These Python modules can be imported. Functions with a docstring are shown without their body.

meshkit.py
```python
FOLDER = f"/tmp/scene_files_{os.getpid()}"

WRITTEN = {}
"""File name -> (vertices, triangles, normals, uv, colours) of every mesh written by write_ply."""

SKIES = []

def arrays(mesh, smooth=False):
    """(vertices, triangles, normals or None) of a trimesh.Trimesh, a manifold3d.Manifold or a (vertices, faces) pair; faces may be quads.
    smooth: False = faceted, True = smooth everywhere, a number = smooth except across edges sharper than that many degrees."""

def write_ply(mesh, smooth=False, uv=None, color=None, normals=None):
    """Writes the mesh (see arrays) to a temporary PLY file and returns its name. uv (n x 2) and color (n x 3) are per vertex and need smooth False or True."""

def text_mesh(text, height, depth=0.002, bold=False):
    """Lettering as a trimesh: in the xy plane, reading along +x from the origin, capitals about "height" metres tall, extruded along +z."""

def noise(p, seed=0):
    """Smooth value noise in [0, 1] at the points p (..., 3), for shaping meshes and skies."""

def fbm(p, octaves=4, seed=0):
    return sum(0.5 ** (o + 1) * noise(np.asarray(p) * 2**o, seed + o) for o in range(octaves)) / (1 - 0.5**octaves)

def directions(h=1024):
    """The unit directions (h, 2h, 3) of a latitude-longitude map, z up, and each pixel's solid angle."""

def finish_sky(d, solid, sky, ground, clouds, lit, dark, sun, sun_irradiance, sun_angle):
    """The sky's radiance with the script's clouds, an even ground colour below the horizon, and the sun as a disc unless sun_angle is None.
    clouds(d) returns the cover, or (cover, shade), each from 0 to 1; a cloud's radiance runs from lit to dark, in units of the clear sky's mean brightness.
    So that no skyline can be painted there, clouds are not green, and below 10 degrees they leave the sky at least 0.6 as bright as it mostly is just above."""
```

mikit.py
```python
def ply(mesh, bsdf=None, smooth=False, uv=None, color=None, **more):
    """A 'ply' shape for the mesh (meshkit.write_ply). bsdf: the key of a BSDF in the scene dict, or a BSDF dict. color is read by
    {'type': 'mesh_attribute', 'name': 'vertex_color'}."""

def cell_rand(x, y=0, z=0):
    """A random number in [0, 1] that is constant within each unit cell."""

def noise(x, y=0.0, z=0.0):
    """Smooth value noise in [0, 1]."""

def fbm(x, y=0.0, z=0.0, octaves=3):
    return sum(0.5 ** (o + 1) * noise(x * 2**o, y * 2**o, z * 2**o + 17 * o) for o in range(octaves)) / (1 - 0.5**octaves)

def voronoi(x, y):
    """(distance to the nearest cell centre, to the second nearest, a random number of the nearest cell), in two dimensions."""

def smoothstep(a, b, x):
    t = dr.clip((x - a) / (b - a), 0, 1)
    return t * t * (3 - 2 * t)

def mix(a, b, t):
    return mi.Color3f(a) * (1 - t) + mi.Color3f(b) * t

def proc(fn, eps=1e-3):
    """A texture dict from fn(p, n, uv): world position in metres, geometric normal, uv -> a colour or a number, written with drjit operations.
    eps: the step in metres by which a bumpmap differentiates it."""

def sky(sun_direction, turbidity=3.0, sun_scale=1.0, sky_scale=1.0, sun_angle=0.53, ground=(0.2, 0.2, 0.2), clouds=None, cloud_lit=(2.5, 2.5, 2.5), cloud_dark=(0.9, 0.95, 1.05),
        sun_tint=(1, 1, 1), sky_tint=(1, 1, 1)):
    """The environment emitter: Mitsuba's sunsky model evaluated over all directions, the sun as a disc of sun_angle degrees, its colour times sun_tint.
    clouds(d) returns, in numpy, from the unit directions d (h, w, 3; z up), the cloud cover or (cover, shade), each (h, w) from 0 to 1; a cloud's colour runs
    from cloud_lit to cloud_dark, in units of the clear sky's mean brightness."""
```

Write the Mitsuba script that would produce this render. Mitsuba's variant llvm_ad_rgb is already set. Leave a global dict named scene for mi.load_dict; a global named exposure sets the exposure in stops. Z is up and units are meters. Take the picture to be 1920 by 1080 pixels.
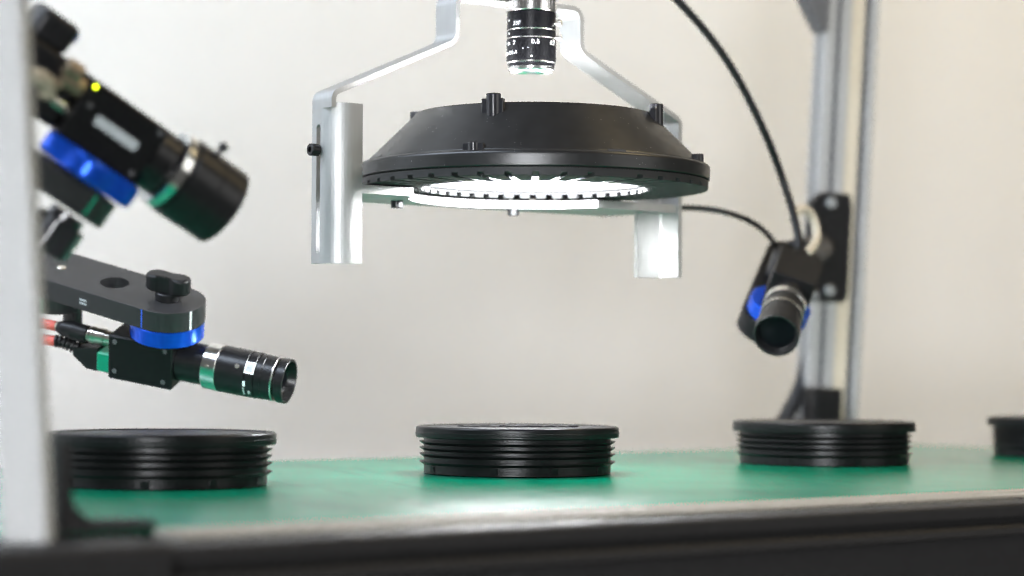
import math
import numpy as np
import trimesh
import manifold3d as m3
import mitsuba as mi
import drjit as dr
import shapely
from shapely.geometry import LineString, Polygon, Point, box as sbox
import mikit
import meshkit

T = mi.ScalarTransform4f
PI = math.pi
rng = np.random.default_rng(7)

# ------------------------------------------------------------------ camera, light, exposure
EYE = np.array([0.0, 0.0, 0.06323])          # the belt's top is z = 0
PITCH, ROLL = math.radians(1.99464), math.radians(0.29273)
_f = np.array([0, math.cos(PITCH), math.sin(PITCH)])
_u = np.array([-math.sin(ROLL), -math.sin(PITCH) * math.cos(ROLL), math.cos(PITCH) * math.cos(ROLL)])
scene = {
    'camera': {'type': 'thinlens', 'fov': 25.743, 'fov_axis': 'x', 'aperture_radius': 0.0075, 'focus_distance': 1.268,
               'near_clip': 0.05, 'far_clip': 50.0,
               'to_world': T().look_at(origin=EYE.tolist(), target=(EYE + _f).tolist(), up=_u.tolist())},
}
labels = {}
exposure = 0.14


def rgb(*c):
    return {'type': 'rgb', 'value': list(map(float, c))}


def lamp(key, label, centre, target, w, h, radiance):
    """A rectangular lamp panel: its face glows, it stands in a thin white case."""
    c, t = np.array(centre, float), np.array(target, float)
    d = (t - c) / np.linalg.norm(t - c)
    up = [0, 0, 1] if abs(d[2]) < 0.9 else [0, 1, 0]
    m = T().look_at(origin=c.tolist(), target=t.tolist(), up=up)
    scene[key + '__diffuser'] = {'type': 'rectangle', 'to_world': m @ T().scale([w / 2, h / 2, 1]),
                                 'emitter': {'type': 'area', 'radiance': rgb(*radiance)}}
    scene[key + '__case'] = {'type': 'cube', 'to_world': m @ T().translate([0, 0, -0.032]) @ T().scale([w / 2 + .02, h / 2 + .02, .03]),
                             'bsdf': {'type': 'ref', 'id': 'white_paint'}}
    labels[key] = {'label': label, 'category': 'lamp'}


scene['white_paint'] = {'type': 'twosided', 'bsdf': {'type': 'principled', 'base_color': rgb(.8, .8, .79), 'roughness': .5}}
scene['room'] = {'type': 'constant', 'radiance': rgb(.085, .084, .082)}
lamp('ceiling_lamp', 'cool white ceiling lamp above the left end of the wall', (-1.15, .70, 1.45), (-.70, 1.6, -.1), 1.3, .45, (14.2, 16.3, 19.4))
lamp('ceiling_lamp_001', 'warm white ceiling lamp above the right end of the machine', (1.55, 1.35, 1.9), (1.9, 2.9, 0), 1.2, .5, (16.4, 12.8, 7.2))
lamp('studio_lamp', 'wide neutral white studio lamp standing behind the photographer', (-.42, -4.0, .10), (0, 1.33, .19), 1.5, .9, (52., 53.0, 55.0))
lamp('added_side_panel', 'large white glowing panel added out of view to the right of the machine', (1.75, .45, .45), (-.2, 1.3, .2), 1.2, 1.0, (1.6, 1.58, 1.54))  # added panel that gives bracket and barrels their white reflections
RING_LIGHT = (74.0, 76.4, 78.8)


# ------------------------------------------------------------------ materials
def principled(key, base, rough, metallic=0.0, spec=0.5, bump=None, bscale=0.0, **more):
    b = {'type': 'principled', 'base_color': base if isinstance(base, dict) else rgb(*base), 'roughness': rough, 'metallic': metallic,
         'specular': spec, **more}
    if bump is not None:
        b = {'type': 'bumpmap', 'arbitrary': mikit.proc(bump, eps=2e-4), 'scale': bscale, 'bsdf': b}
    scene[key] = {'type': 'twosided', 'bsdf': b}


n3 = mikit.fbm


def wall_col(p, n, uv):
    t = n3(p.x * 1.3, p.y * 1.3, p.z * 1.3, 3)
    return mi.Color3f(.80, .802, .797) * (0.96 + 0.06 * t)


def belt_col(p, n, uv):
    t = n3(p.x * 22, p.y * 22, 0, 3)
    s = mikit.smoothstep(.62, .8, n3(p.x * 60 + p.y * 18, p.y * 8, 3.0, 3))
    return mikit.mix((.001, .365, .212), (.001, .44, .262), t) * (1 - .1 * s)


def alu_col(p, n, uv):
    t = n3(p.x * 260, p.y * 260, p.z * 18, 3)
    g = n3(p.x * 30, p.y * 30, p.z * 30, 3)
    return mi.Color3f(.54, .54, .53) * (.84 + .13 * t + .1 * (g - .5))


def alu_rough(p, n, uv):
    return .40 + .2 * n3(p.x * 55, p.y * 55, p.z * 20, 3)


def black_mottle(p, n, uv):
    t = n3(p.x * 140, p.y * 140, p.z * 140, 3)
    dust = mikit.smoothstep(.90, .95, mikit.noise(p.x * 900, p.y * 900, p.z * 900)) * mikit.smoothstep(.5, .62, mikit.noise(p.x * 70, p.y * 70, p.z * 70))
    return mi.Color3f(.012, .0118, .0118) * (.75 + .5 * t) + .10 * dust


def fine_bump(p, n, uv):
    return mikit.noise(p.x * 1500, p.y * 1500, p.z * 1500)


def side_grain(p, n, uv):
    return n3(p.x * 90, p.y * 90, p.z * 1400, 2)


principled('wall_paint', mikit.proc(wall_col), .6, spec=.3)
BELT_COL = mikit.proc(belt_col)
_coat = {'type': 'roughplastic', 'distribution': 'beckmann', 'int_ior': 1.5, 'diffuse_reflectance': BELT_COL, 'nonlinear': True}
scene['belt_plastic'] = {'type': 'twosided', 'bsdf': {'type': 'blendbsdf', 'weight': .58, 'a': {**_coat, 'alpha': .06}, 'b': {**_coat, 'alpha': .142}}}
principled('raw_aluminium', mikit.proc(alu_col), mikit.proc(alu_rough), metallic=1.0)
principled('anodised_aluminium', (.66, .665, .66), .36, metallic=.9)
principled('post_aluminium', (.40, .405, .41), .42, metallic=.55, spec=.5)
principled('groove_shade', (.11, .115, .125), .5, metallic=.3)
principled('rail_aluminium', (.35, .325, .275), .55, metallic=.2, spec=.3)
principled('post_wall_reflection', (.60, .54, .44), .5, metallic=.25, spec=.4)  # beige of the mirrored wall put into the base colour
principled('post_white', (.43, .432, .424), .5, spec=.4)
principled('polished_steel', (.82, .81, .78), .16, metallic=1.0)
principled('dull_bolt', (.30, .31, .32), .4, metallic=.7)
principled('nickel', (.70, .66, .58), .24, metallic=1.0)
principled('brass', (.28, .22, .15), .42, metallic=.8)
principled('black_plastic', mikit.proc(black_mottle), .34, spec=.5)
principled('cap_plastic', (.006, .006, .0063), .32, spec=.17, bump=side_grain, bscale=.00012)
principled('cap_face_sheen', (.014, .014, .0165), .36, spec=.5, bump=fine_bump, bscale=.00016)  # paler, bluer copy of cap_plastic: ring light sheen put into the colour
principled('black_anodised', (.008, .008, .0085), .32, spec=.35)
principled('lens_black', (.004, .004, .0045), .24, spec=.16)
principled('black_body', (.006, .006, .0064), .42, spec=.2)
principled('arm_black', (.018, .018, .019), .45, spec=.45)
principled('black_gloss', (.016, .016, .018), .2, spec=.5)
principled('rail_black', (.015, .0145, .0145), .5, spec=.2)
principled('plate_black', (.022, .022, .0222), .5, spec=.25)
principled('rail_gloss', (.030, .031, .036), .26, spec=.4)
principled('slot_black', (.006, .006, .006), .6, spec=.2)
principled('rubber', (.010, .010, .0105), .4, spec=.25)
principled('blue_anodised', (.004, .075, .58), .30, metallic=.55, spec=.5)
principled('blue_paint', (.008, .08, .5), .4)
principled('white_print', (.82, .83, .82), .5)
principled('grey_label', (.46, .48, .50), .45)
principled('green_paint', (.0, .22, .12), .4)
principled('beige_rubber', (.55, .49, .40), .5)
principled('beige_dark', (.30, .26, .19), .5)
principled('red_sleeve', (.56, .10, .075), .45)
principled('lens_glass', (.003, .0033, .0045), .12, spec=.06)
principled('lens_dark', (.004, .0045, .006), .35, spec=.06)
principled('plate_white', (.86, .86, .85), .4)
principled('grey_plastic', (.075, .075, .078), .5)


# ------------------------------------------------------------------ mesh helpers
def put(key, mesh, bsdf, smooth=30, m=None, **more):
    """One entry of the scene."""
    if hasattr(mesh, 'to_mesh'):
        q = mesh.to_mesh()
        mesh = trimesh.Trimesh(np.array(q.vert_properties[:, :3]), np.array(q.tri_verts), process=False)
    mesh = mesh.copy()
    if m is not None:
        mesh.apply_transform(m)
    scene[key] = mikit.ply(mesh, bsdf, smooth=smooth, **more)
    return key


def thing(key, label, category, group=None):
    labels[key] = {'label': label, 'category': category}
    if group:
        labels[key]['group'] = group
    return key


def part_label(key, label):
    labels[key] = {'label': label}


def frame(o, x, y, z):
    m = np.eye(4)
    m[:3, 0], m[:3, 1], m[:3, 2], m[:3, 3] = x, y, z, o
    return m


def unit(v):
    v = np.array(v, float)
    return v / np.linalg.norm(v)


def lathe(profile, n=128):
    """Closed profile [(r, z), ...] turned about z."""
    pts = np.array(profile, float)
    cs = m3.CrossSection([pts if Polygon(pts).exterior.is_ccw else pts[::-1]])
    return m3.Manifold.revolve(cs, n)


def rod(r, z0, z1, c=0.0, n=64, hole=0.0):
    """A cylinder along z with chamfered ends."""
    if hole:
        return lathe([(hole, z0), (r - c, z0), (r, z0 + c), (r, z1 - c), (r - c, z1), (hole, z1)] if c else [(hole, z0), (r, z0), (r, z1), (hole, z1)], n)
    return lathe([(0, z0), (r - c, z0), (r, z0 + c), (r, z1 - c), (r - c, z1), (0, z1)] if c else [(0, z0), (r, z0), (r, z1), (0, z1)], n)


def bevel_box(x0, x1, y0, y1, z0, z1, c=.0005):
    pts = []
    for sx, X in ((1, x0), (-1, x1)):
        for sy, Y in ((1, y0), (-1, y1)):
            for sz, Z in ((1, z0), (-1, z1)):
                pts += [(X + sx * c, Y + sy * c, Z), (X + sx * c, Y, Z + sz * c), (X, Y + sy * c, Z + sz * c)]
    return m3.Manifold.hull_points(np.array(pts))


def prism(poly, z0, z1):
    """A shapely polygon (holes allowed) extruded from z0 to z1."""
    rings = [np.array(poly.exterior.coords)[:-1]] + [np.array(r.coords)[:-1] for r in poly.interiors]
    cs = m3.CrossSection(rings, m3.FillRule.EvenOdd)
    return m3.Manifold.extrude(cs, z1 - z0).translate([0, 0, z0])


def soft_prism(poly, z0, z1, c=.0006, steps=3):
    """As prism, with rounded long edges (poly without holes)."""
    out = []
    for k in range(steps + 1):
        t = k / steps * PI / 2
        out.append((c * (1 - math.sin(t)), z0 + c * (1 - math.cos(t))))
    layers = out + [(i, z0 + z1 - z) for i, z in out[::-1]]
    body = None
    for (i0, a), (i1, b) in zip(layers[:-1], layers[1:]):
        if b - a < 1e-7:
            continue
        p0, p1 = np.array(poly.buffer(-i0).exterior.coords), np.array(poly.buffer(-i1).exterior.coords)
        if abs(i0 - i1) < 1e-9:
            piece = prism(poly.buffer(-i0), a, b)
        else:
            big = poly.buffer(-min(i0, i1))
            s = m3.Manifold.hull_points(np.vstack([np.c_[p0, np.full(len(p0), a)], np.c_[p1, np.full(len(p1), b)]]))
            piece = s ^ prism(big, a - 1e-5, b + 1e-5)
        body = piece if body is None else body + piece
    return body


def fillet(path, radii, n=8, most=.45):
    """Rounds the corners of a polyline in the plane."""
    p = [np.array(q, float) for q in path]
    out = [p[0]]
    for i in range(1, len(p) - 1):
        a, b, c, r = p[i - 1], p[i], p[i + 1], radii[i - 1]
        u, v = unit(a - b), unit(c - b)
        ang = math.acos(np.clip(u @ v, -1, 1))
        d = min(r / math.tan(ang / 2), most * np.linalg.norm(a - b), most * np.linalg.norm(c - b))
        r = d * math.tan(ang / 2)
        ctr = b + unit(u + v) * (r / math.sin(ang / 2))
        s, e = b + u * d - ctr, b + v * d - ctr
        t0 = math.atan2(s[1], s[0])
        dt = (math.atan2(e[1], e[0]) - t0 + PI) % (2 * PI) - PI
        out += [ctr + r * np.array([math.cos(t0 + dt * k / n), math.sin(t0 + dt * k / n)]) for k in range(n + 1)]
    return out + [p[-1]]


def sheet(path, radii, thick, most=.45):
    return LineString(fillet(path, radii, 12, most)).buffer(thick / 2, cap_style='flat', join_style='round')


def spline(points, n=60):
    from scipy.interpolate import CubicSpline
    p = np.array(points, float)
    t = np.r_[0, np.cumsum(np.linalg.norm(np.diff(p, axis=0), axis=1))]
    return CubicSpline(t, p)(np.linspace(0, t[-1], n))


def cable_mesh(points, r, n=60, sides=20, rr=None):
    p = spline(points, n) if len(points) > 2 else np.linspace(points[0], points[1], n)
    t = np.gradient(p, axis=0)
    t /= np.linalg.norm(t, axis=1, keepdims=True)
    a = np.cross(t[0], [0, 0, 1.0] if abs(t[0][2]) < .9 else [1.0, 0, 0])
    rows = []
    rad = np.full(n, r) if rr is None else np.array(rr)
    for k in range(n):
        a = a - t[k] * (a @ t[k])
        a /= np.linalg.norm(a)
        b = np.cross(t[k], a)
        ang = np.arange(sides) * 2 * PI / sides
        rows.append(p[k] + rad[k] * (np.cos(ang)[:, None] * a + np.sin(ang)[:, None] * b))
    v = np.vstack(rows + [p[:1], p[-1:]])
    f = []
    for i in range(n - 1):
        for j in range(sides):
            q0, q1 = i * sides + j, i * sides + (j + 1) % sides
            f += [[q0, q1 + sides, q0 + sides], [q0, q1, q1 + sides]]
    for j in range(sides):
        f += [[n * sides, (j + 1) % sides, j], [n * sides + 1, (n - 1) * sides + j, (n - 1) * sides + (j + 1) % sides]]
    m = trimesh.Trimesh(v, f, process=False)
    trimesh.repair.fix_normals(m)
    return m


def wrapped_text(text, height, R, phi, z, lift=.00006):
    """Lettering bent round a cylinder of radius R about z; phi 0 faces -y, growing towards +x."""
    m = meshkit.text_mesh(text, height, .0002, bold=True)
    m = m.subdivide_to_size(height / 3) if hasattr(m, 'subdivide_to_size') else m
    v = np.array(m.vertices)
    v[:, 0] -= (v[:, 0].min() + v[:, 0].max()) / 2
    a = phi + v[:, 0] / R
    r = R + lift - .0001 + v[:, 2]
    return trimesh.Trimesh(np.c_[r * np.sin(a), -r * np.cos(a), z + v[:, 1]], m.faces, process=False)


def wrapped_patch(w, h, R, phi, z, lift=.0001, round_=0.0, n=10):
    """A thin curved sticker on the same cylinder."""
    x = np.linspace(-w / 2, w / 2, n)
    p = []
    for r in (R - .0003, R + lift):
        for zz in (-h / 2, h / 2):
            a = phi + x / R
            inset = 0
            p.append(np.c_[r * np.sin(a), -r * np.cos(a), np.full(n, z + zz - inset)])
    v = np.vstack(p)
    f = []
    for i in range(n - 1):
        a, b, c, d = i, i + n, i + 2 * n, i + 3 * n
        f += [[c, c + 1, d + 1], [c, d + 1, d], [a, b + 1, a + 1], [a, b, b + 1], [b, d, d + 1], [b, d + 1, b + 1], [a, a + 1, c + 1], [a, c + 1, c]]
    for i in (0, n - 1):
        q = [i, i + n, i + 3 * n, i + 2 * n]
        f += [[q[0], q[1], q[2]], [q[0], q[2], q[3]]] if i else [[q[0], q[2], q[1]], [q[0], q[3], q[2]]]
    return trimesh.Trimesh(v, f, process=False)


# ------------------------------------------------------------------ the conveyor's own directions
TH = math.radians(38.0639)
CU = np.array([math.cos(TH), math.sin(TH), 0])       # along the belt, to the right and away
CN = np.array([-math.sin(TH), math.cos(TH), 0])      # across the belt, away from the viewer
UP = np.array([0, 0, 1.0])


def conv(s, n, z=0.0):
    return CU * s + CN * n + UP * z


CONV = frame([0, 0, 0], CU, CN, UP)

# ------------------------------------------------------------------ the setting: one wall behind the machine
put('wall', bevel_box(-3.2, 4.6, 1.90, 1.96, -1.2, 2.6, .004), 'wall_paint', False, CONV)
labels['wall'] = {'label': 'plain off-white wall behind the inspection machine', 'kind': 'structure'}

# ------------------------------------------------------------------ conveyor
CY = thing('conveyor', 'belt conveyor with a bright green belt and a black front rail', 'conveyor')
N0, N1, S0, S1 = .7688, 1.2634, -.25, 1.437
# the belt wraps round an end roller of radius 20 mm
rr = .020
loop = [(S0, 0.0)] + [(S1 - rr + rr * math.sin(a), -rr + rr * math.cos(a)) for a in np.linspace(0, PI, 25)] + [(S0, -2 * rr)]
belt = LineString(loop).buffer(.0006, cap_style='flat')
belt = shapely.affinity.translate(belt, 0, -.0006)
bm = prism(belt, 0, N1 - N0)                            # x = s, y = z, z = across
put(CY + '__belt', bm, 'belt_plastic', 30, CONV @ frame([0, N1, 0], [1, 0, 0], [0, 0, 1], [0, -1, 0]))
part_label(CY + '__belt', 'bright green smooth conveyor belt')
put(CY + '__end_roller', rod(.0186, 0, N1 - N0 - .004, .001), 'anodised_aluminium', 30, CONV @ frame([S1 - rr, N1 - .002, -.0206], [1, 0, 0], [0, 0, 1], [0, -1, 0]))


def section(key, pts, s0, s1, bsdf, smooth=20):
    """A rail with the cross-section pts [(across, height)] from s0 to s1 along the belt."""
    poly = Polygon(pts)
    put(key, prism(poly, s0, s1), bsdf, smooth, CONV @ frame([0, 0, 0], [0, 1, 0], [0, 0, 1], [1, 0, 0]))


RAIL_S = .4265
# silver side rail: a ledge beside the belt, a step and a lower bead
section(CY + '__side_rail', [(.7684, -.010), (.7684, -.0006), (.7678, -.0002), (.7575, -.0002), (.7570, -.0006), (.7570, -.0011), (.7470, -.0011), (.7464, -.0015),
                             (.7464, -.0028), (.7468, -.0032), (.7468, -.0040), (.7464, -.0044), (.7464, -.010)], RAIL_S, 1.9, 'rail_aluminium')
part_label(CY + '__side_rail', 'dull silver aluminium strip along the belt')
# black extrusion: glossy top, rounded nose, deep slot, lower lip
nose = [(.7160 + .0016 * (1 - math.sin(a)), -.0046 + .0016 * math.cos(a)) for a in np.linspace(0, PI / 2, 7)]
section(CY + '__front_rail', [(.7462, -.012), (.7462, -.0030)] + nose + [(.7160, -.0092), (.7230, -.0092), (.7230, -.0128), (.7160, -.0128),
                             (.7160, -.0132), (.7140, -.0146), (.7135, -.0175), (.7150, -.0185), (.7260, -.0185), (.7260, -.0560), (.7462, -.0560)], .405, 1.9, 'rail_black')
part_label(CY + '__front_rail', 'black slotted front rail of the conveyor')
put(CY + '__reflection_strip', bevel_box(.487, .632, .7195, .7455, -.0030, -.0026, .0001), 'rail_gloss', False, CONV)  # added strip imitating the ring light mirrored in the rail top
part_label(CY + '__reflection_strip', 'glossy strip added on the black rail for the reflection of the ring light')
put(CY + '__rail_slot', bevel_box(.41, 1.9, .7185, .7229, -.0127, -.0093, .0002), 'slot_black', False, CONV)
# the end block at the left, below the post
eb = Polygon(fillet([(.7684, -.06), (.7684, -.0010), (.7100, -.0010), (.7100, -.06)], [.003, .004], 5))
put(CY + '__end_block', prism(eb, -.3, .402), 'rail_black', 25, CONV @ frame([0, 0, 0], [0, 1, 0], [0, 0, 1], [1, 0, 0]))
put(CY + '__back_rail', bevel_box(-.25, 1.36, N1 + .001, N1 + .03, -.05, -.004, .001), 'rail_black', False, CONV)

# a black angle bracket between the post and the belt
ab = thing('corner_bracket', 'black angle bracket at the foot of the white post', 'bracket')
foot_ = Polygon(fillet([(0, 0), (.040, 0), (.0405, .0035), (.014, .0040), (.0052, .010), (.0045, .034), (0, .034)], [.001, .001, .004, .010, .001], 6))
put(ab, prism(foot_, 0, .016), 'rail_black', 25, frame([-.1690, .832, .0005], CU, UP, np.cross(CU, UP)) @ frame([0, 0, -.012], [1, 0, 0], [0, 1, 0], [0, 0, 1]))

# ------------------------------------------------------------------ left post (close to the lens) and right post
lp = thing('aluminium_post', 'white upright post close to the lens at the left edge', 'post', 'upright posts of the frame')
a0, a1 = np.array([-.1738, .81, -.0045]), np.array([-.1858, .81, .1952])
ax = unit(a1 - a0)
bx_ = unit(np.cross([0, 1, 0], ax))
prof = Polygon([(-.0086, -.004), (.0078, -.004), (.0078, .012), (-.0086, .012)]).buffer(-.0015).buffer(.0015)
LP = frame(a0, bx_, np.cross(ax, bx_), ax)
put(lp + '__profile', prism(prof, .0025, .36), 'post_white', 30, LP)
put(lp + '__end_cap', prism(prof.buffer(.0002), 0, .0023), 'plate_white', 30, LP)

rp = thing('aluminium_post_001', 'silver slotted aluminium post behind the right-hand camera', 'post', 'upright posts of the frame')
a0, a1 = np.array([.2555, 1.85, -.05]), np.array([.2555, 1.85, -.05])
b0, b1 = np.array([.2432, 1.85, .0409]), np.array([.2603, 1.85, .3681])
ax = unit(b1 - b0)
be = math.radians(16)
xx = unit(np.array([math.cos(be), math.sin(be), 0]) - ax * (ax @ np.array([math.cos(be), math.sin(be), 0])))
yy = np.cross(ax, xx)
W_ = .0236
sq = sbox(0, 0, W_, W_).buffer(-.001).buffer(.001)
for (cx, cy, vert) in ((W_ / 2, 0, 1), (W_ / 2, W_, 1), (0, W_ / 2, 0), (W_, W_ / 2, 0)):
    g = sbox(cx - .0026, cy - .0055, cx + .0026, cy + .0055) if vert else sbox(cx - .0055, cy - .0026, cx + .0055, cy + .0026)
    sq = sq.difference(g)
RP = frame(b0 - ax * .0905, xx, yy, ax)
put(rp + '__profile', prism(sq, 0, .60), 'post_aluminium', 25, RP)
put(rp + '__slot', prism(sbox(W_ / 2 - .0025, .0012, W_ / 2 + .0025, .0053), 0, .60), 'groove_shade', False, RP)
put(rp + '__foot', bevel_box(-.004, .020, -.028, -.002, .06, .0970, .0015), 'black_body', 25, RP)
part_label(rp + '__foot', 'black block at the foot of the post')

put(rp + '__side_face', prism(sbox(W_ + .0002, .0016, W_ + .0122, .0500).buffer(-.0008).buffer(.0008), 0, .60), 'post_wall_reflection', 25, RP)
put(rp + '__side_slot', prism(sbox(W_ + .0123, .0050, W_ + .0180, .0480), 0, .60), 'groove_shade', False, RP)
put(rp + '__side_edge', prism(sbox(W_ + .0181, .0022, W_ + .0250, .0480).buffer(-.0008).buffer(.0008), 0, .60), 'post_aluminium', 25, RP)

dv = thing('upper_device', 'dark grey tapered cover fixed to the top of the slotted post', 'cover')
put(dv, soft_prism(Polygon([(-.030, .08), (-.024, .040), (-.0115, .018), (.0, -.0005), (.006, .0), (.006, .08)]), 0, .02, .001), 'grey_plastic', 25,
    frame([.2440, 1.822, .3365], xx, ax, -np.cross(xx, ax) * -1))

# ------------------------------------------------------------------ threaded plastic plugs on the belt
CAP_R, BODY_R, FIN_R = .0600, .0550, .0577
Z_FL = .02148                                    # underside of the cap's rim


def arc(cx, cz, r, a0, a1, n=6):
    return [(cx + r * math.cos(math.radians(a)), cz + r * math.sin(math.radians(a))) for a in np.linspace(a0, a1, n)]


cap_prof = [(0, Z_FL)] + [(CAP_R - .0010, Z_FL)] + arc(CAP_R - .0008, Z_FL + .0006, .0006, -80, 0, 4) + [(CAP_R, Z_FL + .0030), (CAP_R - .0003, Z_FL + .0032)] + \
    arc(CAP_R - .0019, Z_FL + .0049, .0016, 0, 90, 9) + [(CAP_R - .0054, Z_FL + .0065), (CAP_R - .0064, Z_FL + .0059), (CAP_R - .0066, Z_FL + .0057), (0, Z_FL + .0057)]
cap_m = lathe(cap_prof, 192)
face_m = rod(CAP_R - .0068, Z_FL + .0052, Z_FL + .0059, .0002, 128)
body_m = rod(BODY_R, .0004, Z_FL, .0003, 160)
fins = []
for k, z in enumerate((.0181, .0146, .0109, .0064)):
    fins.append(lathe([(BODY_R - .0008, z - .0009), (BODY_R + .0004, z - .0008), (FIN_R, z + .0008), (FIN_R, z + .00105), (BODY_R + .0004, z + .0006), (BODY_R - .0008, z + .0007)], 160))
tabs = [m3.Manifold.hull_points(np.array([[sx * .0024, y, z] for sx, y, z in ((-1, -.0553, .0006), (1, -.0553, .0006), (-1, -.0556, .0040), (1, -.0556, .0040), (-.7, -.0562, .0050), (.7, -.0562, .0050),
                                                     (-1, -.054, .0006), (1, -.054, .0006), (-1, -.054, .0050), (1, -.054, .0050))])) for _ in (0,)]
emb = []
for k in range(26):
    x = -.034 + k * .0027
    h = .0005 + .0007 * rng.random()
    emb.append(bevel_box(x, x + .0022, .002 + .003 * rng.random() - .0004 * k, .0065 + .006 * rng.random() - .0004 * k, Z_FL + .0056, Z_FL + .0059 + h, .0001))
emb_m = m3.Manifold.compose(emb) if hasattr(m3.Manifold, 'compose') else sum(emb[1:], emb[0])

spots = [(.58107, .25, 'black ribbed plug on the belt beside the white post, largest in view'), (.81821, 0., 'sharp black ribbed plug on the belt under the ring light'),
         (1.07550, .5, 'black ribbed plug on the belt in front of the slotted post'), (1.333, 1.1, 'black ribbed plug cut off by the right edge of the picture')]
for i, (s, rot, lab) in enumerate(spots):
    key = thing('pipe_plug' + ('_%03d' % i if i else ''), lab, 'plug', 'black plugs in a row on the belt')
    c = conv(s, 1.03902)
    M = frame(c, [math.cos(rot), math.sin(rot), 0], [-math.sin(rot), math.cos(rot), 0], UP)
    put(key + '__cap', cap_m, 'cap_plastic', 28, M)
    put(key + '__face', face_m, 'cap_face_sheen', 28, M)
    put(key + '__body', body_m, 'cap_plastic', 28, M)
    for k, fm in enumerate(fins):
        put(key + '__rib' + ('_%03d' % k if k else ''), fm, 'cap_plastic', 20, M)
    for k, a in enumerate((-62, -14, 22, 58, 100, 140, 180, 220)):
        t = math.radians(a)
        put(key + '__clip' + ('_%03d' % k if k else ''), tabs[0], 'cap_plastic', 20, M @ frame([0, 0, 0], [math.cos(t), math.sin(t), 0], [-math.sin(t), math.cos(t), 0], UP))
    if i == 1:
        put(key + '__embossing', emb_m, 'black_anodised', False, frame(c, [.985, .17, 0] if i else [.8, .6, 0], [-.17, .985, 0] if i else [-.6, .8, 0], UP))

# ------------------------------------------------------------------ ring light
RC = np.array([.0128, 1.330, 0.0])
rl = thing('ring_light', 'large black dome ring light glowing white underneath', 'ring light')
RL = frame(RC, [1, 0, 0], [0, 1, 0], UP)
R = .1042
hous = [(R - .0004, .1734)] + [(R, .1738), (R + .0001, .1795)] + arc(R - .0022, .1801, .0023, 0, 80, 7) + [(.1000, .1826), (.0994, .1830), (.0990, .1838), (.0706, .2118)] + \
    arc(.0698, .2112, .0012, 40, 120, 5) + [(.0680, .2100), (.0672, .2080), (.0960, .1790), (.0972, .1734)]
put(rl + '__housing', lathe(hous, 256), 'black_plastic', 28, RL)
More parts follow.
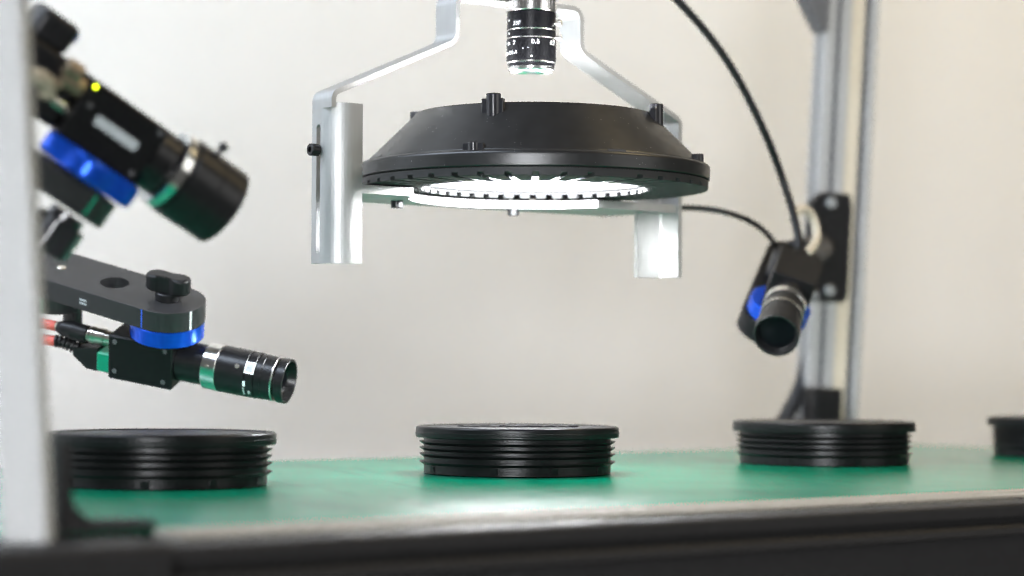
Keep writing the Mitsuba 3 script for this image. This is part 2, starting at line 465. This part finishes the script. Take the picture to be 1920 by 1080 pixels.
# base plate with radial grooves
plate = lathe([(.0672, .1680), (.1030, .1680), (.1033, .1683), (.1033, .1726), (.0800, .1728), (.0672, .1706)], 256)
N_SLOT = 42
cut = []
for k in range(N_SLOT):
    if k == 3:
        continue
    a = 2 * PI * k / N_SLOT
    b = m3.Manifold.cube([.0040, .050, .0030], False).translate([-.0020, -.110, .1672])
    cut.append(b.rotate([0, 0, math.degrees(a)]))
plate = plate - m3.Manifold.batch_boolean(cut, m3.OpType.Add)
put(rl + '__base_plate', plate, 'plate_black', 20, RL)
part_label(rl + '__base_plate', 'black base plate with radial grooves')
put(rl + '__gap_shade', lathe([(.0975, .1727), (.1024, .1727), (.1024, .17335), (.0975, .17335)], 192), 'slot_black', 20, RL)  # black ring put in as the shade of the open gap
# glowing inside: a cone that shines inwards
dz = [(.0690, .1729), (.0665, .2075), (.0658, .2075), (.0682, .1729)]
put(rl + '__diffuser', lathe(dz, 160), 'plate_white', 28, RL, emitter={'type': 'area', 'radiance': rgb(*RING_LIGHT)})
part_label(rl + '__diffuser', 'glowing white inside of the ring light')


def at_ring(phi, r, z):
    """Pose on the ring: phi 0 faces -y, growing towards +x; local y points outwards."""
    o = np.array([math.sin(phi), -math.cos(phi), 0])
    return frame(RC + o * r + UP * z, [math.cos(phi), math.sin(phi), 0], o, UP)


for k in range(4):
    phi = math.radians(-18.5 + 90 * k)
    b = rod(.0042, -.003, .0108, .0004, 40, .0017) + bevel_box(-.0066, .0062, -.0020, .0018, -.003, .0080, .0004)
    put(rl + '__screw_post' + ('_%03d' % k if k else ''), b, 'black_gloss', 30, at_ring(phi, .0748, .2060))
    b2 = rod(.0034, -.002, .0044, .0003, 36, .0015) + bevel_box(-.0062, .0062, -.0016, .0016, -.002, .0040, .0003)
    phi2 = math.radians(-20.5 + 90 * k + (3 if k == 1 else 0))
    put(rl + '__screw_boss' + ('_%03d' % k if k else ''), b2, 'black_gloss', 30, at_ring(phi2, .0995 if k == 1 else .0985, .1826))
for k, a in enumerate((27.0, -66.0, 118.0, 205.0)):
    b = bevel_box(-.0058, .0058, -.0014, .0014, -.001, .0012, .0003) - m3.Manifold.cube([.0100, .0012, .01], True).translate([0, -.0002, .0052])
    put(rl + '__latch' + ('_%03d' % k if k else ''), b, 'black_gloss', 20, at_ring(math.radians(a), .0982, .1829))

# ------------------------------------------------------------------ aluminium bracket that carries ring light and camera
mb = thing('mounting_bracket', 'bent raw aluminium bracket straddling the ring light', 'bracket')
MBF = frame(RC, CU, CN, UP)
B0, B1 = .0231, .0431
TK = .0030
strap = sheet([(-.1275, .2100), (-.1275, .2180), (-.0400, .2560), (-.0400, .2845), (.0560, .2845), (.0560, .2590), (.1384, .2215), (.1384, .2140)],
              [.007, .008, .007, .007, .008, .007], TK)
# x = along, y = up -> extruded across
STR = MBF @ frame([0, 0, 0], [1, 0, 0], [0, 0, 1], [0, -1, 0])
put(mb + '__strap', prism(strap, -B1, -B0), 'raw_aluminium', 30, STR)
left_leg = sheet([(-.1275, B1), (-.1275, B0), (-.1085, B0)], [.0125], TK, .7)
lm = prism(left_leg, .1212, .2130)
slot = m3.Manifold.cube([.02, .0040, .0700], False).translate([-.137, .0345, .1290])
lm = lm - slot
cyl = m3.Manifold.cylinder(.02, .0020, .0020, 24).rotate([0, 90, 0])
lm = lm - cyl.translate([-.137, .0365, .1990]) - cyl.translate([-.137, .0365, .1290])
# rounded corners of the flange
cnr = m3.Manifold.cube([.006, .03, .006], True)
put(mb + '__leg', lm, 'raw_aluminium', 35, MBF)
right_leg = sheet([(.1170, B1 - .0015), (.1384, B1 - .0015), (.1384, B0)], [.0036], TK)
put(mb + '__leg_001', prism(right_leg, .1205, .2142), 'raw_aluminium', 35, MBF)
bolt = rod(.0035, 0, .0058, .0004, 36) - m3.Manifold.cylinder(.004, .0019, .0019, 6).translate([0, 0, .0030])
put(mb + '__bolt', bolt, 'black_anodised', 30, MBF @ frame([-.1291, .0365, .1862], [0, 1, 0], [0, 0, -1], [-1, 0, 0]))
put(mb + '__bolt_001', bolt, 'black_anodised', 30, MBF @ frame([.1399, .0328, .1862], [0, 1, 0], [0, 0, 1], [1, 0, 0]))
cut_ = Polygon([(-.1110, .0246), (-.1255, .0400), (-.1255, .0420), (-.0780, .0850), (.1200, .0850), (.1368, .0410), (.1368, .0245)]).difference(Point(0, 0).buffer(.0745, 64))
cut_ = max(getattr(cut_, 'geoms', [cut_]), key=lambda g: g.area)
put(mb + '__crossbar', prism(cut_.buffer(-.0006).buffer(.0006), .1620, .1670), 'raw_aluminium', 25, MBF)
part_label(mb + '__crossbar', 'flat aluminium plate with a round cut-out under the back of the ring light')
for k, (x, y) in enumerate(((-.0566, .0610), (.0385, .0690))):
    put(mb + '__screw' + ('_%03d' % k if k else ''), rod(.0036, .1578, .1625, .0003, 32), 'black_anodised', 30, MBF @ frame([x, y, 0], [1, 0, 0], [0, 1, 0], UP))

# ------------------------------------------------------------------ camera looking down through the ring light
tc = thing('inspection_camera', 'small upright camera lens pointing down into the ring light', 'camera')
TC = frame([.0108, 1.330, 0], [1, 0, 0], [0, 1, 0], UP)
r0 = .01480
put(tc + '__lens', lathe([(0, .2400), (.0128, .2400), (.0138, .2410), (.0138, .2428), (r0, .2431), (r0, .2574), (r0 - .0006, .2577), (r0 - .0006, .2581), (r0 - .0002, .2584),
                          (r0 - .0002, .2624), (r0 - .0008, .2627), (r0 - .0008, .2631), (r0 - .0002, .2634), (r0 - .0002, .2732), (r0 - .0012, .2737), (0, .2737)], 128), 'lens_black', 25, TC)
L = tc + '__lens'
for k, (ra, rb, za, zb) in enumerate(((.0128, r0 + .00008, .2430, .2440), (.0128, r0 - .0001, .2576, .2582), (.0128, r0 - .0001, .2626, .2632))):
    put(L + '__silver_ring' + ('_%03d' % k if k else ''), rod(rb, za, zb, .0002, 128, ra), 'polished_steel', 30, TC)
put(L + '__front_rim', lathe([(.0120, .2394), (.0130, .2386), (.0138, .2391), (.0139, .2406), (.0130, .2410), (.0124, .2404), (.0116, .2402)], 128), 'polished_steel', 30, TC)
put(L + '__glass', lathe([(0, .2390)] + [(.0118 * q, .2390 + .0010 * q * q) for q in np.linspace(.15, 1.0, 8)] + [(.0118, .2408), (0, .2408)], 96), 'lens_dark', True, TC)
kn = m3.Manifold.batch_boolean([m3.Manifold.cube([.0011, .0011, .0060], True).translate([0, -.01505, .2778]).rotate([0, 0, 360 / 40 * k]) for k in range(40)], m3.OpType.Add)
put(tc + '__mount_ring', rod(.01500, .2738, .2800, .0004, 160, .005) - kn, 'polished_steel', 20, TC)
put(tc + '__body', bevel_box(-.0145, .0145, -.0145, .0145, .2801, .318, .001), 'black_body', 25, TC)
for k, (z, a) in enumerate(((.2672, 76), (.2586, 78))):
    t = math.radians(a)
    M = TC @ frame([(r0 - .0006) * math.sin(t), -(r0 - .0006) * math.cos(t), z], [math.cos(t), math.sin(t), 0], [0, 0, 1], [math.sin(t), -math.cos(t), 0])
    put(L + '__lock_screw' + ('_%03d' % k if k else ''), rod(.0011, 0, .0022, 0, 24) + rod(.0019, .0016, .0044, .0003, 28), 'nickel', 30, M)
dg = math.radians
prints = [('23F', .0022, -37, .2649, r0 - .0002), ('m', .0024, -64, .2535, r0), ('2', .0024, -44, .2535, r0), ('0.5', .0025, 9, .2535, r0), ('0.3', .0024, 57, .2535, r0), ('mm 1:1.4', .0021, -60, .2478, r0)]
for k, (t, h, a, z, rad) in enumerate(prints):
    put(L + '__print' + ('_%03d' % k if k else ''), wrapped_text(t, h, rad, dg(a), z), 'white_print', False, TC)
for k, (a, z, rr_) in enumerate(((-65, .2681, .0006), (-65, .2604, .00065), (-20, .2507, .0004), (-8, .2510, .0004), (0, .2460, .0007))):
    t = dg(a)
    put(L + '__dot' + ('_%03d' % k if k else ''), rod(rr_, 0, .0002, 0, 20), 'white_print' if k != 2 and k != 3 else 'grey_label', 30,
        TC @ frame([(r0 - .0001 - (.0002 if z > .26 else 0)) * math.sin(t), -(r0 - .0001 - (.0002 if z > .26 else 0)) * math.cos(t), z], [math.cos(t), math.sin(t), 0], [0, 0, 1], [math.sin(t), -math.cos(t), 0]))
put(L + '__badge', wrapped_patch(.0058, .0036, r0 - .0002, dg(-36), .2660, .00012), 'black_gloss', 30, TC)


# ------------------------------------------------------------------ the three small cameras on arms
def axes(a, n):
    """a = where the lens looks, n = roughly up: (a, side towards the viewer, up)."""
    a = unit(a)
    n = unit(np.array(n, float) - a * (a @ np.array(n, float)))
    return a, np.cross(n, a), n


def lens_of(key, M, x0, scale, ring_x, ring_w, sections, glass_r):
    """A lens along local +x from x0: sections [(x_from, x_to, radius)], a silver ring and a glass front."""
    pr = [(0, sections[0][0])]
    for (xa, xb, r) in sections:
        pr += [(r - .0003, xa), (r, xa + .0003), (r, xb - .0003), (r - .0003, xb)]
    xe = sections[-1][1]
    re = sections[-1][2]
    pr += [(re - .0014, xe), (glass_r, xe - .0045), (glass_r - .001, xe - .006), (0, xe - .006)]
    X = M @ frame([0, 0, 0], [0, 1, 0], [0, 0, 1], [1, 0, 0])
    put(key, lathe(pr, 112), 'black_anodised', 25, X)
    put(key + '__silver_ring', rod(sections[1][2] + .0003, ring_x, ring_x + ring_w, .0004, 112, .006), 'polished_steel', 30, X)
    put(key + '__glass', lathe([(0, xe - .0048)] + [(glass_r * q, xe - .0048 - .0009 * q * q) for q in (.3, .6, .8, .99)] + [(glass_r * .99, xe - .0064), (0, xe - .0064)], 64), 'lens_glass', True, X)
    return X


# --- upper left: seen from its back left, looking right, down and away
k2 = thing('inspection_camera_001', 'blurred black camera at upper left with a pale name strip on its side', 'camera')
a, w, n = axes((.710, .5, -.497), (.573, 0, .819))
C1 = frame([-.1818, 1.000, .1695], a, w, n)
body = bevel_box(-.0210, .0210, -.0145, .0145, -.0145, .0145, .0010)
put(k2 + '__body', body, 'black_body', 25, C1)
put(k2 + '__name_strip', soft_prism(sbox(-.0110, -.0022, .0122, .0026).buffer(-.0012).buffer(.0012), 0, .0004, .0001), 'grey_label', 25, C1 @ frame([0, -.0144, 0], [1, 0, 0], [0, 0, 1], [0, -1, 0]))
for q, (x, z) in enumerate(((-.0165, .0035), (.017, -.0105), (.017, .0115))):
    put(k2 + '__screw' + ('_%03d' % q if q else ''), rod(.0014, 0, .0006, .0001, 24), 'grey_plastic', 30, C1 @ frame([x, -.0145, z], [1, 0, 0], [0, 0, 1], [0, -1, 0]))
X = lens_of(k2 + '__lens', C1, .021, 1, .0330, .0050, [(.0210, .0330, .0146), (.0330, .0400, .0184), (.0400, .0540, .0192), (.0540, .0675, .0189)], .0130)
put(k2 + '__lens__lock_screw', rod(.0010, .0175, .0225, 0, 24) + rod(.0022, .0215, .0250, .0003, 32), 'black_gloss', 30, C1 @ frame([.0490, 0, 0], [1, 0, 0], [0, .98, .19], [0, -.19, .98]))
for q, (y, z, r, l, mt) in enumerate(((-.0070, .0072, .0046, .012, 'brass'), (-.0055, -.0040, .0034, .009, 'nickel'), (.0050, .0040, .0060, .012, 'black_body'))):
    put(k2 + '__connector' + ('_%03d' % q if q else ''), rod(r, 0, l, .0006, 40, r * .4), mt, 30, C1 @ frame([-.0209, y, z], [0, 1, 0], [0, 0, 1], [-1, 0, 0]))
put(k2 + '__status_light', trimesh.creation.icosphere(2, .0008), 'green_paint', True, C1 @ frame([-.0200, -.0168, .0118], [1, 0, 0], [0, 1, 0], UP), emitter={'type': 'area', 'radiance': rgb(6.2, 7.4, 0.02)})
part_label(k2 + '__status_light', 'glowing yellow-green status light')

am = thing('camera_arm', 'black arm with blue disc carrying the blurred upper left camera from below', 'camera arm')
ring_pts = []
for t in np.linspace(0, 2 * PI, 97)[:-1]:
    r = .0246 - .0034 * (1 + math.cos(5 * t)) / 2
    ring_pts.append((r * math.cos(t), r * math.sin(t)))
put(am + '__disc', soft_prism(Polygon(ring_pts).buffer(-.001).buffer(.001), -.0256, -.0145, .0026, 5), 'blue_anodised', 30, C1 @ frame([.0045, -.001, .0004], [1, 0, 0], [0, 1, 0], UP))
armp = LineString([(-.085, 0), (.0, 0)]).buffer(.0205).intersection(sbox(-.2, -.0205, .0165, .0205))
put(am + '__arm', soft_prism(armp.buffer(-.001).buffer(.001), -.0380, -.0254, .0007), 'arm_black', 30, C1 @ frame([.0050, .001, -.0012], [1, 0, 0], [0, 1, 0], UP))
put(am + '__painted_streak', bevel_box(-.0007, .0007, -.0003, .0003, -.0362, -.0262, .0001), 'green_paint', False, C1 @ frame([.0085, -.0196, -.0012], [1, 0, 0], [0, 1, 0], UP))  # green strip painted for the belt mirrored in the arm
knobp = []
for t in np.linspace(0, 2 * PI, 73)[:-1]:
    r = .0112 + .0008 * math.cos(6 * t)
    knobp.append((r * math.cos(t), r * math.sin(t)))
put(am + '__knob', soft_prism(Polygon(knobp), -.0575, -.0420, .0012) + rod(.0085, -.0435, -.0378, 0, 32), 'black_gloss', 30, C1 @ frame([.0095, .001, -.004], [1, 0, 0], [0, 1, 0], UP))

# cables and the grip at the back of the upper camera
cb = thing('cable', 'thick beige cable running into the back of the upper left camera', 'cable')
p = lambda x, y, z: (C1 @ np.array([x, y, z, 1.0]))[:3]
put(cb, cable_mesh([p(-.072, -.010, -.020), p(-.052, -.016, -.004), p(-.038, -.0125, .0010), p(-.0330, -.0090, -.0040)], .0040, 40), 'beige_dark', True)
gp = thing('cable_plug', 'black plug with small brass fittings behind the upper left camera', 'plug')
put(gp + '__shell', soft_prism(sbox(-.024, -.014, .0135, .012).buffer(-.004).buffer(.004), -.030, -.0010, .003), 'black_body', 30, C1 @ frame([-.0345, .006, .0155], [1, 0, 0], [0, 1, 0], UP))
put(gp + '__fitting', rod(.0042, 0, .0085, .0006, 36), 'brass', 30, C1 @ frame([-.0260, -.0095, .0120], [0, 1, 0], [0, 0, 1], [-1, 0, 0]))
put(gp + '__fitting_001', rod(.0026, 0, .006, .0006, 36), 'brass', 30, C1 @ frame([-.0300, -.0095, .0030], [0, 1, 0], [0, 0, 1], [-1, 0, 0]))
put(gp + '__cap', soft_prism(sbox(-.020, -.010, -.0005, .012).buffer(-.004).buffer(.004), -.0015, .0130, .003), 'rubber', 30, C1 @ frame([-.0345, .006, .0155], [1, 0, 0], [0, 1, 0], UP))
put(gp + '__tip', rod(.0024, 0, .005, .0006, 36), 'blue_paint', 30, C1 @ frame([-.0356, .003, .0215], [1, 0, 0], [0, 1, 0], UP))

# --- lower left: looking right and a little towards the viewer
k3 = thing('inspection_camera_002', 'black box camera hanging under the grey-topped arm, lens to the right', 'camera')
a, w, n = axes((.958, -.225, -.178), (.0755, -.4, .9134))
C2 = frame([-.2203, 1.365, .0694], a, w, n)
put(k3 + '__body', body, 'black_body', 25, C2)
for q, (x, z) in enumerate(((-.0165, -.0088), (.0155, -.0098), (.0162, .0105), (-.0165, .0105))):
    sc_ = rod(.0016, 0, .0005, .0001, 24) - m3.Manifold.cylinder(.001, .0008, .0008, 6).translate([0, 0, .0002])
    put(k3 + '__screw' + ('_%03d' % q if q else ''), sc_, 'grey_plastic', 30, C2 @ frame([x, -.0145, z], [1, 0, 0], [0, 0, 1], [0, -1, 0]))
X = lens_of(k3 + '__lens', C2, .021, 1, .0385, .0092, [(.0210, .0385, .0124), (.0385, .0477, .0139), (.0477, .0664, .0141), (.0664, .0672, .0134), (.0672, .0722, .0139), (.0722, .0726, .0132),
                                                        (.0726, .0768, .0136), (.0768, .0838, .0134), (.0838, .0858, .0112), (.0858, .0908, .0136)], .0112)
LX = C2 @ frame([0, 0, 0], [0, 0, -1], [0, 1, 0], [1, 0, 0])    # wrapped things: phi 0 faces the viewer's side, +phi towards -n
put(k3 + '__lens__silver_edge', rod(.0135, .0828, .0838, .0002, 112, .01), 'polished_steel', 30, X)
put(k3 + '__lens__sticker', wrapped_patch(.0075, .0062, .0141, dg(-40), .0695, .00025), 'white_print', 30, LX)
put(k3 + '__lens__sticker_001', wrapped_patch(.0050, .0040, .0141, dg(-40), .0695, .00035), 'grey_label', 30, LX)
put(k3 + '__lens__mark', wrapped_patch(.0034, .0016, .0141, dg(2), .0672, .00025), 'white_print', 30, LX)
put(k3 + '__lens__mark_001', wrapped_patch(.0062, .0009, .0141, dg(25), .0668, .00020), 'grey_label', 30, LX)
put(k3 + '__lens__mark_002', wrapped_patch(.0026, .0016, .0141, dg(26), .0702, .00020), 'grey_label', 30, LX)
put(k3 + '__lens__lock_screw', rod(.0014, -.001, .0006, .0001, 24), 'nickel', 30, LX @ frame([.0141 * math.sin(dg(-38)), -.0141 * math.cos(dg(-38)), .0615], [math.cos(dg(-38)), math.sin(dg(-38)), 0], [0, 0, 1], [math.sin(dg(-38)), -math.cos(dg(-38)), 0]))
put(k3 + '__lens__ring_screw', rod(.0011, -.001, .0006, .0001, 24), 'nickel', 30, LX @ frame([.0143 * math.sin(dg(-25)), -.0143 * math.cos(dg(-25)), .0425], [math.cos(dg(-25)), math.sin(dg(-25)), 0], [0, 0, 1], [math.sin(dg(-25)), -math.cos(dg(-25)), 0]))
cn = C2 @ frame([-.0208, 0, 0], [0, 1, 0], [0, 0, 1], [-1, 0, 0])
put(k3 + '__connector', lathe([(0, 0), (.0046, 0), (.0046, .006), (.0052, .0062), (.0052, .0125), (.0056, .0130), (.0056, .0150), (.0046, .0160), (.0046, .0180), (0, .0180)], 48), 'nickel', 25, cn @ frame([-.0050, .0075, 0], [1, 0, 0], [0, 1, 0], UP))
part_label(k3 + '__connector', 'round metal connector')
put(k3 + '__connector_001', bevel_box(-.0065, .0065, -.0085, .0045, 0, .0100, .001), 'green_paint', 25, cn @ frame([-.0035, -.0052, 0], [1, 0, 0], [0, 1, 0], UP))
part_label(k3 + '__connector_001', 'green socket')

am2 = thing('camera_arm_001', 'flat grey-topped black arm with a wing knob above the lower left camera', 'camera arm')
dsc = lambda r0_, z0_, z1_: rod(r0_, z0_, z1_, .0006, 96)
put(am2 + '__disc', dsc(.0222, .0150, .0254), 'blue_anodised', 30, C2 @ frame([.0110, 0, 0], [1, 0, 0], [0, 1, 0], UP))
part_label(am2 + '__disc', 'bright blue disc')
A = unit(np.array([-.877, .41, .2515]) - n * (n @ np.array([-.877, .41, .2515])))
D2 = frame((C2 @ np.array([.0110, 0, 0, 1.]))[:3], A, np.cross(n, A), n)
ap = LineString([(0, 0), (.115, 0)]).buffer(.0226, 32)
arm = soft_prism(ap, .0256, .0385, .0005)
arm = arm - m3.Manifold.cylinder(.05, .0088, .0088, 48).translate([.0400, 0, .0])
put(am2 + '__arm', arm, 'arm_black', 30, D2)
put(am2 + '__screw', rod(.0028, .0380, .0390, .0003, 32), 'nickel', 30, D2 @ frame([.0800, .001, 0], [1, 0, 0], [0, 1, 0], UP))
wing = shapely.union_all([Point(-.0076, 0).buffer(.0066), Point(.0076, 0).buffer(.0066), sbox(-.0072, -.0052, .0072, .0052)]).buffer(.003).buffer(-.003)
put(am2 + '__knob', soft_prism(wing, .0435, .0540, .0022, 5), 'rubber', 30, D2 @ frame([.0, 0, 0], [math.cos(.15), math.sin(.15), 0], [-math.sin(.15), math.cos(.15), 0], UP))
part_label(am2 + '__knob', 'black wing knob')
put(am2 + '__knob_stem', rod(.0078, .0384, .0437, .0006, 48), 'rubber', 30, D2)


def rim_streak(key, phi, z0_, z1_, mat, r=.0226, o=0.0, wd=.0008):
    """A thin upright stripe, painted as a gloss streak, on the arm's rounded end; phi 0 faces the viewer's side."""
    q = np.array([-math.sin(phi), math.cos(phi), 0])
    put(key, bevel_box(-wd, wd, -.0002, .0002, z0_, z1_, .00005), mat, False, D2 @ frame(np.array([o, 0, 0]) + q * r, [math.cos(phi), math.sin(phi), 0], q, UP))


rim_streak(am2 + '__painted_streak', dg(-17 + 10), .0262, .0380, 'blue_paint')  # blue strip painted for a gloss streak
rim_streak(am2 + '__painted_streak_001', dg(73), .0262, .0380, 'white_print')  # white strip painted for a gloss streak
put(am2 + '__painted_streak_002', bevel_box(-.0008, .0008, .0224, .0228, .0262, .0380, .00005), 'green_paint', False, D2 @ frame([.0840, 0, 0], [1, 0, 0], [0, 1, 0], UP))  # green strip painted for the reflected belt
put(am2 + '__print', trimesh.util.concatenate([trimesh.creation.box((.0007, .0003, .0013), trimesh.transformations.translation_matrix((.0440 + .0011 * k, .0226, .0325 - .0022 * r))) for k in range(5) for r in range(2)]), 'grey_label', False, D2)
put(am2 + '__joint', rod(.0215, .0140, .0254, .0006, 80), 'arm_black', 30, D2 @ frame([.0850, 0, 0], [1, 0, 0], [0, 1, 0], UP))
put(am2 + '__painted_streak_003', bevel_box(-.0008, .0008, .0212, .0217, .0145, .0245, .00005), 'green_paint', False, D2 @ frame([.0790, 0, 0], [1, 0, 0], [0, 1, 0], UP))  # reflected belt again, painted as a green strip on the joint
put(am2 + '__stud', rod(.0060, .002, .0142, .0006, 40), 'arm_black', 30, D2 @ frame([.0720, 0, 0], [1, 0, 0], [0, 1, 0], UP))

# two cables that come from behind the post into the lower left camera
q = lambda x, y, z: (C2 @ np.array([x, y, z, 1.0]))[:3]
cA = thing('cable_001', 'beige cable with a red sleeve plugged into the metal connector of the lower camera', 'cable')
put(cA + '__boot', cable_mesh([q(-.0385, -.0052, .0072), q(-.0480, -.0054, .0080), q(-.0590, -.0056, .0090)], .005, 30, 24, np.interp(np.linspace(0, 1, 30), [0, .5, .85, 1], [.0056, .0056, .0046, .0030])), 'rubber', True)
put(cA + '__cord', cable_mesh([q(-.0580, -.0056, .0090), q(-.0700, -.0060, .0092), q(-.085, -.0065, .0080), q(-.13, -.006, -.002)], .0024, 40), 'beige_rubber', True)
put(cA + '__sleeve', cable_mesh([q(-.0600, -.0057, .0090), q(-.0650, -.0059, .0091), q(-.0705, -.0060, .0092)], .0031, 12), 'red_sleeve', True)
part_label(cA + '__sleeve', 'red sleeve')
cB = thing('cable_002', 'cable with a red sleeve and ribbed black boot below the metal connector', 'cable')
put(cB + '__plug', m3.Manifold.hull_points(np.array([[x, y, z] for y in (-.009, .004) for x, z in ((-.0308, -.0140), (-.0308, .0010), (-.0440, -.0010), (-.0470, -.0020), (-.0470, -.0065), (-.0380, -.0135))])), 'rubber', 25, C2)
nb = 48
put(cB + '__boot', cable_mesh([q(-.0460, -.004, -.0035), q(-.0530, -.005, -.0012), q(-.0600, -.006, -.0008)], .004, nb, 24, .0040 + .0007 * np.sign(np.sin(np.linspace(0, 5.5 * 2 * PI, nb))) - .0008 * np.linspace(0, 1, nb)), 'rubber', False)
put(cB + '__cord', cable_mesh([q(-.0595, -.006, -.0008), q(-.072, -.0062, -.0020), q(-.085, -.007, -.0075), q(-.12, -.007, -.03)], .0024, 40), 'beige_rubber', True)
put(cB + '__sleeve', cable_mesh([q(-.0590, -.006, -.0008), q(-.065, -.0061, -.0012), q(-.0700, -.0062, -.0018)], .0033, 12), 'red_sleeve', True)
part_label(cB + '__sleeve', 'red sleeve')
put(cB + '__tip', rod(.0016, 0, .005, .0004, 24), 'blue_paint', 30, C2 @ frame([-.0220, -.004, -.0115], [0, 1, 0], [0, 0, 1], [-1, 0, 0]))
tg = thing('cable_tag', 'white rounded tag between the arm and the red-sleeved cables', 'tag')
put(tg, soft_prism(sbox(-.016, -.007, .010, .007).buffer(-.004).buffer(.004), 0, .002, .0005), 'white_print', 25, frame(q(-.0690, .012, .0215), a, n, -w))

# --- right: looking towards the viewer and down
k4 = thing('inspection_camera_003', 'blurred black camera at right looking down towards the viewer', 'camera')
a, w, n = axes((-.23, -.85, -.47), (.255, -.525, .811))
side = np.cross(n, a)
C3 = frame([.1895, 1.520, .1208], a, side, n)
put(k4 + '__body', body, 'black_body', 25, C3)
X = lens_of(k4 + '__lens', C3, .021, 1, .0330, .0065, [(.0210, .0330, .0120), (.0330, .0400, .0138), (.0400, .0500, .0132), (.0500, .0555, .0140), (.0555, .0660, .0135), (.0660, .0684, .0126), (.0684, .0790, .0150)], .0124)
put(k4 + '__lens__silver_edge', rod(.0143, .0510, .0530, .0002, 96, .01), 'nickel', 30, X)
put(k4 + '__connector', rod(.0062, 0, .018, .001, 40), 'black_body', 30, C3 @ frame([-.0209, 0, .003], [0, 1, 0], [0, 0, 1], [-1, 0, 0]))

am3 = thing('camera_arm_002', 'black bracket plate with bolts holding the right-hand camera on the slotted post', 'camera arm')
put(am3 + '__disc', rod(.0212, -.0252, -.0150, .0006, 80), 'blue_anodised', 30, C3 @ frame([.004, -.0015, 0], [1, 0, 0], [0, 1, 0], UP))
part_label(am3 + '__disc', 'bright blue disc')
put(am3 + '__arm', soft_prism(LineString([(0, 0), (-.095, .0)]).buffer(.0212, 24), -.0400, -.0254, .0008), 'black_body', 30, C3 @ frame([.004, -.0040, 0], [math.cos(.04), -math.sin(.04), 0], [math.sin(.04), math.cos(.04), 0], UP))
put(am3 + '__knob', rod(.0095, -.0250, -.0050, .0015, 40), 'black_gloss', 30, C3 @ frame([-.050, -.008, 0], [1, 0, 0], [0, 1, 0], UP))
PL = frame([.2540, 1.822, .1620], xx, ax, -np.cross(xx, ax) * -1)
pl = Polygon([(-.0085, .043), (.0150, .043), (.0178, .0330), (.0178, -.0400), (.0150, -.0450), (-.0160, -.0450), (-.0175, -.040), (-.0175, .034)])
put(am3 + '__plate', soft_prism(pl.buffer(-.001).buffer(.001), 0, .012, .001), 'black_body', 25, PL)
for qn, (x, y) in enumerate(((-.002, .0345), (.0005, -.0365), (-.0120, -.0410))):
    put(am3 + '__bolt' + ('_%03d' % qn if qn else ''), rod(.0046 if qn < 2 else .003, 0, .004, .0006, 32), 'dull_bolt', 30, PL @ frame([x, y, .0118], [1, 0, 0], [0, 1, 0], UP))
put(am3 + '__hinge', cable_mesh([[.206, 1.625, .1450], [.225, 1.70, .152], [.250, 1.812, .160]], .0115, 20), 'arm_black', True)

# cables at the right
w1 = thing('cable_003', 'thick black cable arching from the top down to the right-hand camera', 'cable')
end = (C3 @ np.array([-.0385, 0, .003, 1.]))[:3]
put(w1, cable_mesh([[.070, 1.46, .345], [.1102, 1.50, .3099], [.1340, 1.52, .2880], [.1520, 1.535, .2660], [.1660, 1.545, .2430], [.1790, 1.555, .2180], [.1890, 1.565, .1950], [.1955, 1.563, .1735], end], .0027, 100), 'rubber', True)
w2 = thing('cable_004', 'thin black cable running from behind the ring light to the right-hand camera', 'cable')
put(w2, cable_mesh([[.060, 1.55, .1690], [.1206, 1.56, .1742], [.1350, 1.56, .1735], [.1485, 1.56, .1712], [.1640, 1.57, .1670], [.1790, 1.59, .1600], [.1900, 1.61, .1500]], .0020, 70), 'rubber', True)
w3 = thing('cable_005', 'thick black cable drooping down behind the slotted post to the belt', 'cable')
put(w3, cable_mesh([[.256, 1.88, .165], [.2530, 1.875, .120], [.2490, 1.87, .085], [.2440, 1.865, .058], [.2360, 1.86, .038], [.2260, 1.86, .0195], [.212, 1.86, -.004]], .0062, 60), 'rubber', True)
w4 = thing('cable_006', 'short beige cable looping beside the bolt above the right-hand camera', 'cable')
put(w4, cable_mesh([[.1955, 1.565, .1660], [.2040, 1.575, .1750], [.2125, 1.585, .1700], [.2155, 1.585, .1590], [.2120, 1.575, .1490], [.2050, 1.56, .1420]], .0032, 50), 'beige_rubber', True)
